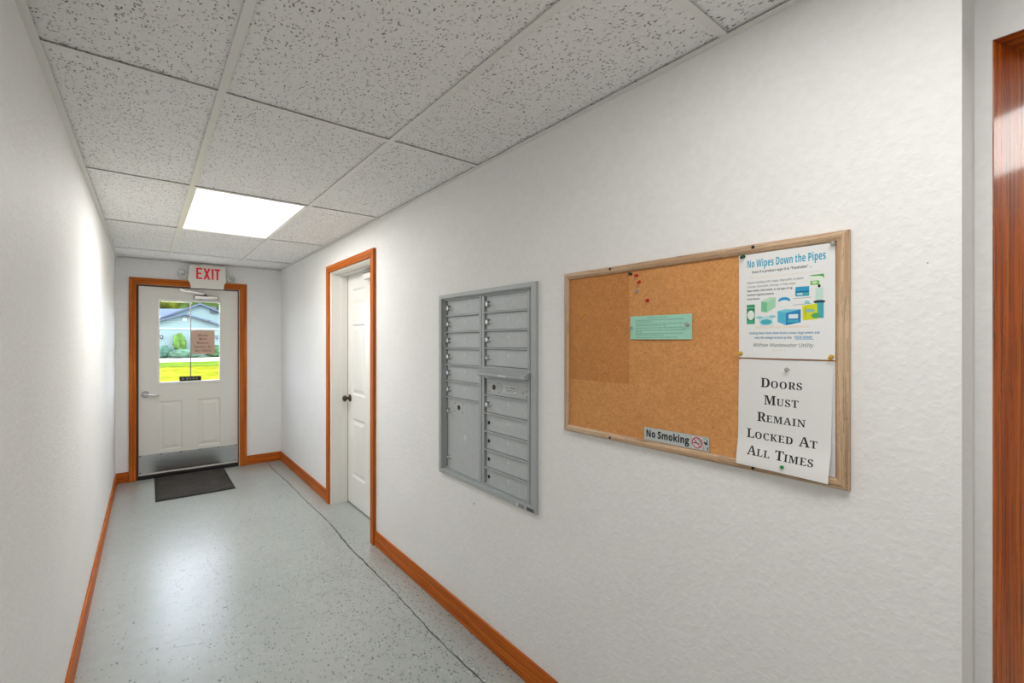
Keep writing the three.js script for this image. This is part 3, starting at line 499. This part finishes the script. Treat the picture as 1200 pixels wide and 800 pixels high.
// printed sheet about wipes
const wipes = canvasTex(888, 1120, (g, w, h) => {
  g.fillStyle = '#f1f1f0'; g.fillRect(0, 0, w, h);
  const line = (t, x, y, size, c, wid, font = 'sans-serif', al = 'left', st = '') => { g.save(); g.font = `${st} ${size}px ${font}`; g.fillStyle = c; g.textAlign = 'left'; const m = g.measureText(t).width, sx = wid ? wid / m : 1; g.translate(al === 'center' ? x - m * sx / 2 : x, y); g.scale(sx, 1); g.fillText(t, 0, 0); g.restore(); };
  line('No Wipes Down the Pipes', w * .505, 148, 112, '#14a5c9', 730, 'sans-serif', 'center', 'bold');
  line('Even if a product says it is \u201cFlushable\u201d ...', w * .47, 212, 36, '#23262b', 560, 'sans-serif', 'center', 'bold');
  line('Please do not flush or pour the items listed below down any drain', w * .5, 268, 26, '#ece1c4', 660, 'sans-serif', 'center');
  ['Diapers including cloth, nappy, disposable, or plastic', 'Cleaning, disposable, cleaning, or baby wipes', 'Paper towels, cloth towels, or any type of rag', 'Feminine hygiene products', 'Facial tissues'].forEach((t, i) => line(t, 86, 322 + i * 44, 30, ['#4d4a48', '#6a6765', '#26262b', '#35353a', '#4a4a4c'][i], [540, 470, 440, 270, 130][i], 'sans-serif', 'left', i > 1 ? 'bold' : ''));
  const R = (x, y, a, b, c) => { g.fillStyle = c; g.fillRect(x, y, a, b); }, P = (c, ...p) => { g.fillStyle = c; g.beginPath(); p.forEach(([x, y], i) => (i ? g.lineTo(x, y) : g.moveTo(x, y))); g.closePath(); g.fill(); }, E2 = (x, y, a, b, c) => { g.fillStyle = c; g.beginPath(); g.ellipse(x, y, a, b, 0, 0, 7); g.fill(); };
  // green canister
  R(84, 548, 84, 34, '#2e9e6b'); R(84, 586, 84, 170, '#25895f'); E2(126, 662, 36, 52, '#eef4ee'); R(92, 716, 68, 36, '#39b07c');
  // pale green carton
  P('#7fc79a', [232, 520], [290, 532], [290, 640], [232, 628]); P('#a9dcb6', [290, 532], [372, 486], [372, 588], [290, 640]); P('#c2e6c6', [232, 520], [316, 480], [372, 486], [290, 532]);
  // blue tub and cube box
  E2(452, 524, 54, 34, '#2a9fd0'); E2(452, 546, 50, 26, '#eff3f2'); P('#79cfe4', [390, 630], [458, 616], [600, 622], [468, 654]); P('#55bcd9', [390, 630], [468, 654], [468, 780], [390, 742]); P('#1f86bf', [468, 654], [600, 622], [600, 752], [468, 780]); R(492, 668, 84, 44, '#e6f0f4'); R(486, 726, 96, 24, '#45b4cf');
  // tissue pack
  P('#c9e6ea', [196, 684], [340, 672], [352, 774], [226, 780]); E2(280, 740, 56, 28, '#49b7c6'); E2(214, 690, 34, 14, '#8fd3da'); E2(340, 684, 34, 14, '#8fd3da');
  // blue pack, top right packs, bottle
  R(552, 396, 120, 96, '#2f9fcb'); R(552, 440, 120, 14, '#176f9c'); R(566, 458, 50, 22, '#bfe3da'); R(626, 462, 40, 18, '#46b98a');
  P('#4fae4f', [664, 292], [796, 288], [796, 330], [720, 306]); E2(728, 322, 62, 20, '#e9f3e4'); R(682, 348, 74, 40, '#6cbf4d'); E2(718, 366, 24, 12, '#d9efc9');
  g.strokeStyle = '#39506b'; g.lineWidth = 3; for (const y of [512, 576]) { g.beginPath(); g.moveTo(532, y); g.lineTo(690, y - 6); g.stroke(); } E2(654, 556, 22, 16, '#8ad0d6');
  E2(756, 402, 12, 16, '#1c2423'); R(724, 420, 66, 130, '#cfe9df'); E2(757, 556, 50, 16, '#2a3b4a'); R(722, 566, 72, 150, '#49aebb');
  P('#d9dd21', [612, 586], [738, 572], [748, 724], [618, 736]); E2(676, 640, 44, 16, '#8fc3c9'); E2(728, 690, 38, 26, '#4fae6a'); R(632, 610, 12, 96, '#bcc414');
  line('Throw these items in the trash instead of the toilet', w * .48, 806, 32, '#f0d9b8', 500, 'sans-serif', 'center', 'bold');
  line('Feeding these items down drains causes clogs sewers and', w * .49, 868, 34, '#2f79a8', 650, 'sans-serif', 'center', 'bold');
  line('costs the sewage to back up into', w * .385, 916, 34, '#2f79a8', 360, 'sans-serif', 'center', 'bold'); line('YOUR HOME!', w * .70, 916, 36, '#2a8ac0', 160, 'sans-serif', 'center', 'bold'); R(552, 921, 160, 4, '#2a8ac0');
  line('Withee Wastewater Utility', w * .48, 1000, 50, '#46604f', 560, 'sans-serif', 'center', 'italic');
  line('Thank you for your help', w * .45, 1040, 24, '#d8e0b4', 130, 'sans-serif', 'center');
});
const locked = canvasTex(888, 1120, (g, w, h) => { drawLocked(g, w, h, '#edecea', '#1f1f20'); });
const blank = canvasTex(16, 16, (g) => { g.fillStyle = '#e9e9e8'; g.fillRect(0, 0, 16, 16); });
const greenSlip = canvasTex(888, 300, (g, w, h) => {
  g.fillStyle = '#a6dcc4'; g.fillRect(0, 0, w, h); g.fillStyle = '#3f6d66'; g.font = '19px sans-serif'; seed = 31;
  const words = 'the mail carrier will deliver to every box and please keep this area clean for all tenants report lost keys to the office before noon'.split(' ');
  const rows = [[.3, .62, 30], [.1, .92, 62], [.1, .42, 84], [.1, .92, 112], [.1, .66, 134], [.1, .92, 162], [.1, .92, 190], [.1, .24, 210], [.1, .92, 234], [.1, .58, 254], [.1, .84, 282]];
  rows.forEach(([a, b, y]) => { let x = a * w; while (x < b * w - 40) { const t = words[Math.floor(rnd() * words.length)] + ' '; g.fillText(t, x, y); x += g.measureText(t).width; } });
});
const noSmoking = canvasTex(1100, 205, (g, w, h) => {
  g.fillStyle = '#c3c8c6'; g.fillRect(0, 0, w, h); g.strokeStyle = '#7b8381'; g.lineWidth = 3;
  g.fillStyle = '#15181a'; g.save(); g.font = 'bold 142px sans-serif'; const m = g.measureText('No Smoking').width; g.translate(30, 148); g.scale(760 / m, 1.08); g.textBaseline = 'alphabetic'; g.fillText('No Smoking', 0, 0); g.lineWidth = 5; g.strokeStyle = '#15181a'; g.strokeText('No Smoking', 0, 0); g.restore();
  g.fillStyle = '#d9d6d6'; g.fillRect(826, 8, 178, 190); g.strokeRect(826, 8, 178, 190);
  g.fillStyle = '#22262a'; g.fillRect(852, 100, 76, 16); g.fillStyle = '#8b8f92'; g.fillRect(932, 100, 40, 16);
  g.strokeStyle = '#4a4e58'; g.lineWidth = 7; g.beginPath(); g.moveTo(968, 92); g.bezierCurveTo(960, 60, 920, 76, 914, 44); g.stroke(); g.beginPath(); g.moveTo(980, 92); g.bezierCurveTo(974, 50, 934, 62, 932, 36); g.stroke();
  g.strokeStyle = '#c2123f'; g.lineWidth = 15; g.beginPath(); g.arc(914, 104, 76, 0, 7); g.stroke(); g.beginPath(); g.moveTo(862, 50); g.lineTo(966, 158); g.stroke();
  g.fillStyle = '#1d2a2c'; g.beginPath(); g.ellipse(1052, 96, 26, 17, .3, 0, 7); g.fill(); g.fillRect(1060, 40, 14, 50); g.beginPath(); g.ellipse(1030, 80, 14, 10, .4, 0, 7); g.fill(); g.fillRect(1072, 142, 14, 44); g.fillRect(1012, 140, 4, 50); g.fillStyle = '#7fae7e'; g.fillRect(1016, 14, 60, 12);
});
paper('paper_sheet', 'plain white sheet behind the locked doors notice on the cork board',   .218, .2705, .5925, 1.1315, CORK + .0006, blank, () => 0);
paper('paper_poster', 'printed poster about wipes and pipes with pictured products on cork board',   .2225, .2745, .5965, 1.4055, CORK + .0012, wipes, (u, v) => .0016 * Math.sin(u * 5) * Math.sin(v * 3.1) + .002 * Math.sin(Math.PI * u) * (1 - v) ** 4 + .0016);
paper('paper_notice', 'white notice with black capitals about locked doors pinned to the cork board', .2175, .2795, .5995, 1.121, CORK + .0018, locked, (u, v) => .0016 + .0015 * Math.sin(u * 4) * v + .0105 * clamp(1.25 - v * 5) + .010 * (1 - v) ** 2 * u ** 1.5, -.012);
paper('paper_slip', 'small mint green printed slip pinned to the middle of the cork', .221, .0755, .9553, 1.4545, CORK + .0006, greenSlip, (u, v) => .0012 + .0035 * Math.sin(Math.PI * u) * (1 - v), .0);
{ const m = single('no_smoking_sign', new RoundedBoxGeometry(.22, .0415, .0016, 1, .0005), std({ color: 0xaeb4b2, roughness: .35, metalness: .3 }), 'silver No Smoking sign with red symbol at the foot of the cork board', 'sign');
  const g = m.geometry; const pl = new THREE.PlaneGeometry(.2188, .0403); pl.translate(0, 0, .0009); part(m, 'print', pl, std({ map: noSmoking, roughness: .4 }));
  m.position.set(...wallPos(.791, 1.1525, CORK + .0014)); m.rotation.y = -Math.PI / 2; m.rotateZ(.004); }
// push pins
{
  const col = { black: 0x17161a, red: 0xc41f22, clear: 0xe4e2dc, yellow: 0xd9a92a, green: 0x1f8f45, darkgreen: 0x15502f };
  const mats = Object.fromEntries(Object.entries(col).map(([k, c]) => [k, k === 'clear' ? phys({ color: c, roughness: .15, transmission: .7, thickness: .004 }) : std({ color: c, roughness: .3 })]));
  const head = lathe([[0, 0], [.0052, 0], [.0052, .0012], [.0028, .0022], [.0024, .0075], [.0042, .0095], [.0046, .0108], [.004, .0118], [0, .012]], 18); head.rotateX(Math.PI / 2);
  const needle = cyl(.0006, .0006, .009, 8, 'z'); needle.translate(0, 0, -.0045);
  const pins = [
    ['black', .953, 1.671, 0, 'black push pin at the top edge of the cork'], ['red', .930, 1.664, 0, 'red push pin right beside the black pin'], ['red', .920, 1.642, 0, 'red push pin just above the clear pin in the bare cork'],
    ['clear', .927, 1.612, 0, 'clear push pin in bare cork below two red pins'], ['red', .888, 1.580, 0, 'lowest red push pin, alone above the green slip'], ['yellow', 1.162, 1.546, 0, 'lone yellow push pin in the darker patch of cork'],
    ['clear', .747, 1.497, .003, 'clear push pin holding the printed end of the green slip'], ['clear', .9515, 1.492, .003, 'clear push pin at the edge of the green slip nearest the dark cork'], ['darkgreen', .584, 1.676, .004, 'dark green push pin in the corner of the wipes poster'],
    ['clear', .3775, 1.676, .004, 'clear push pin in the corner of the wipes poster by the frame'], ['yellow', .591, 1.4165, .004, 'yellow push pin in the lower poster corner on the cork side'], ['yellow', .381, 1.413, .004, 'yellow push pin in the lower poster corner by the frame'],
    ['clear', .4765, 1.378, .005, 'clear push pin above the word Doors on the notice'], ['green', .481, 1.137, .012, 'bright green push pin at the foot of the locked doors notice'],
  ];
  pins.forEach(([c, d, y, o, label], i) => {
    const t = thing('push_pin', label, 'push pin', wallPos(d, y, CORK + o), -Math.PI / 2, 'push pins on the cork board');
    t.rotateX((i % 3 - 1) * .18 + .12); t.rotateY(((i * 7) % 5 - 2) * .1);
    part(t, 'head', head, mats[c]); part(t, 'needle', needle, M.nickel, 'steel needle');
  });
}

// ------------------------------------------------------------------ outside the exit door
const grassTex = (sd, a, b, c) => dataTex(512, 512, (u, v) => { const n = fbm(u, v, 40, 40, 3, sd), m = fbm(u, v, 6, 6, 3, sd + 7), t = clamp((n - .25) * 1.6), s = clamp((m - .3) * 2); return [0, 1, 2].map((i) => lerp(lerp(a[i], b[i], t), c[i], s * .5)); }, true, 1 / 5, 1 / 5);
{
  const lawn = matte({ map: grassTex(801, [70, 76, 8], [118, 116, 22], [126, 114, 50]) }), verge = matte({ map: grassTex(821, [46, 70, 14], [88, 108, 30], [100, 104, 40]), roughness: 1 });
  const lay = (d0, d1, m, n, l, y = 0) => struct(n, bx(-90, 90, -.5, y, -d1, -d0), m, l, 'ground');
  lay(8.0, 30.5, lawn, 'lawn', 'sunlit yellow-green lawn outside the exit door'); lay(30.5, 37.0, verge, 'verge', 'darker rough grass verge along the road', .03);
  lay(37.0, 45.2, matte({ color: 0xb2aba3, map: dataTex(256, 256, (u, v) => grey(225 + 25 * (fbm(u, v, 30, 30, 3, 841) - .5)), true, 1 / 4, 1 / 4) }), 'road', 'pale concrete road beyond the lawn', .02);
  lay(45.2, 130, verge, 'far_lawn', 'grass around the house across the road', .06);
  struct('door_step', bx(-1.5, 2.5, -.5, -.03, -8, -END - .2), M.slab, 'concrete step outside the exit door', 'step');
}
function blob(sx, sy, sz, sd, amp = .3, det = 4) {            // lumpy foliage mass
  const g = mergeVertices(new THREE.IcosahedronGeometry(1, det).deleteAttribute('uv').deleteAttribute('normal')), p = g.attributes.position, c = [];
  for (let i = 0; i < p.count; i++) { const x = p.getX(i), y = p.getY(i), z = p.getZ(i), n = fbm(x * .5 + .5 + z * .21, y * .5 + .5 + z * .33, 9, 9, 3, sd), k = 1 + (n - .5) * 2 * amp + (hash(i, 3, sd) - .5) * amp * .35; p.setXYZ(i, x * sx * k, y * sy * k, z * sz * k); const t = .55 + .9 * hash(i, 9, sd); c.push(t, t, t * .85); }
  g.setAttribute('color', new THREE.Float32BufferAttribute(c, 3)); g.computeVertexNormals(); return g;
}
const leaf = (c) => matte({ color: c, vertexColors: true });
const bark = std({ color: 0x5b4a3a, roughness: 1 });
{
  // house across the road
  const hs = thing('house', 'pale teal house with gables and grey roof across the road', 'house', [2.4, 0, -46.5]);
  const X = (x) => x - 2.4, sid = matte({ map: dataTex(64, 128, (u, v) => { const k = (v * 8) % 1; const t = k < .1 ? .86 : 1; return [104 * t, 121 * t, 119 * t]; }, true, 1 / 1.6, 1 / 1.6) }), trimM = matte({ color: 0x97a6a6 }), roofM = matte({ map: dataTex(128, 128, (u, v) => { const n = fbm(u, v, 20, 20, 3, 901); return [64 + n * 22, 72 + n * 22, 86 + n * 22]; }, true, 1 / 2, 1 / 2) }), dark = std({ color: 0x33363a, roughness: .7 });
  const gable = (x0, x1, eave, apexX, apexY, dep) => { const g = extrude(shapeOf([[X(x0), 0], [X(x1), 0], [X(x1), eave], [X(apexX), apexY], [X(x0), eave]]), dep); g.translate(0, 0, .5 - dep); return metreUV(g, 'x'); };
  part(hs, 'front_wall', gable(-.9, 5.66, 2.38, 2.38, 3.49, 3.6), sid);
  const rk = (xa, ya, xb, yb, z0, z1, th) => { const g = extrude(shapeOf([[X(xa), ya], [X(xb), yb], [X(xb), yb + th], [X(xa), ya + th]]), z1 - z0); g.translate(0, 0, z0); return metreUV(g, 'x'); };
  part(hs, 'front_roof', rk(-1.4, 2.21, 2.38, 3.5, -3.2, .9, .13), roofM); part(hs, 'front_roof', rk(2.38, 3.5, 6.16, 2.21, -3.2, .9, .13), roofM);
  part(hs, 'eave_board', bx(X(-.9), X(5.66), 2.34, 2.42, .5, .56), trimM);
  part(hs, 'gable_vent', rb(X(2.2), X(2.5), 3.02, 3.24, .5, .54, .02), trimM);
  const up = gable(.9, 6.6, 3.3, 3.63, 4.6, 4); up.translate(0, 0, -3.6); part(hs, 'upper_wall', up, sid);
  part(hs, 'upper_roof', rk(.5, 3.1, 3.63, 4.6, -7.2, -2.7, .14), roofM); part(hs, 'upper_roof', rk(3.63, 4.6, 6.9, 3.16, -7.2, -2.7, .14), roofM);
  { const g = new THREE.BufferGeometry(), x0 = X(-9), x1 = X(4), z0 = -2.2, zr = -8, z1 = -14; const v = [[x0, 2.4, z0], [x1, 2.4, z0], [x1, 4.5, zr], [x0, 4.1, zr], [x0, 2.4, z1], [x1, 2.4, z1]]; g.setAttribute('position', new THREE.Float32BufferAttribute(v.flat(), 3)); g.setIndex([0, 1, 2, 0, 2, 3, 3, 2, 5, 3, 5, 4, 0, 3, 4, 1, 5, 2, 0, 4, 5, 0, 5, 1]); const q = g.toNonIndexed(); q.computeVertexNormals(); part(hs, 'main_roof', metreUV(q, 'x'), roofM); }
  part(hs, 'side_wall', metreUV(bx(X(-8.6), X(-.95), 0, 2.4, -9, -2.6), 'x'), sid);
  part(hs, 'chimney', bx(X(4.42), X(4.88), 3.9, 4.5, -3.4, -2.9), dark); part(hs, 'roof_vent', bx(X(3.62), X(4.06), 3.0, 3.12, .42, .95), dark);
  for (const x of [.83, 4.56]) { const l = part(hs, 'wall_lamp', rb(X(x) - .09, X(x) + .09, 1.56, 1.84, .5, .66, .03), dark); part(l, 'lamp_glass', rb(X(x) - .03, X(x) + .03, 1.66, 1.72, .655, .67, .004), trimM); }
  part(hs, 'corner_board', bx(X(2.9), X(2.98), .05, 2.34, .5, .53), trimM);
}
const shrub = (name, label, x, d, sx, sy, sz, y, c, sd) => { const t = thing(name, label, 'shrub', [x, .02, -d], 0); part(t, 'foliage', (() => { const g = blob(sx, sy, sz, sd, .35); g.translate(0, y, 0); return g; })(), leaf(c)); const s = cyl(.03, .05, .5, 8); s.translate(0, .25, 0); part(t, 'stem', s, bark); };
shrub('clipped_shrub', 'tall clipped green shrub against the teal house wall', 2.0, 45.55, .42, .74, .32, 1.24, 0x46602f, 11);
shrub('low_shrub', 'low dark bush at the foot of the teal wall beside the tall shrub', 1.0, 45.2, .6, .45, .3, .5, 0x37504a, 23);
shrub('low_shrub', 'low spreading bush right under the tall clipped shrub', 2.3, 44.6, 1.0, .36, .3, .33, 0x40574c, 35);
shrub('low_shrub', 'low bush by the house lamp away from the tall shrub', 4.5, 45.4, .8, .5, .4, .5, 0x344c36, 47);
[[-2.6, 66.5, 2.8, 3.4, 4.9, 0x3e4816], [1.8, 72, 3.4, 3.8, 5.8, 0x4a5018], [5.4, 63, 2.8, 3.1, 4.8, 0x303e1e], [9.6, 71, 3.2, 3.6, 5.6, 0x424e1c], [-7, 72, 3.4, 4, 5.6, 0x384418]].forEach(([x, d, r, ry, y, c], i) => {
  const t = thing('leafy_tree', ['yellow-green tree behind the house, left of its roof ridge', 'bright yellow-green tree rising behind the house roof', 'darker green tree behind the chimney', 'green tree beyond the far gable end', 'broad tree standing off beside the house'][i].replace(', left of its roof ridge', ' above the long grey roof'), 'tree', [x, 0, -d], 0, 'trees behind the house');
  const tr = cyl(.16, .26, y, 10); tr.translate(0, y / 2, 0); part(t, 'trunk', tr, bark);
  const g = blob(r, ry, r, 60 + i, .4, 5); g.translate(0, y, 0); part(t, 'crown', g, leaf(c));
});

scene.traverse((o) => { if (o.isMesh) { o.castShadow = true; o.receiveShadow = true; } });
renderer.render(scene, camera);
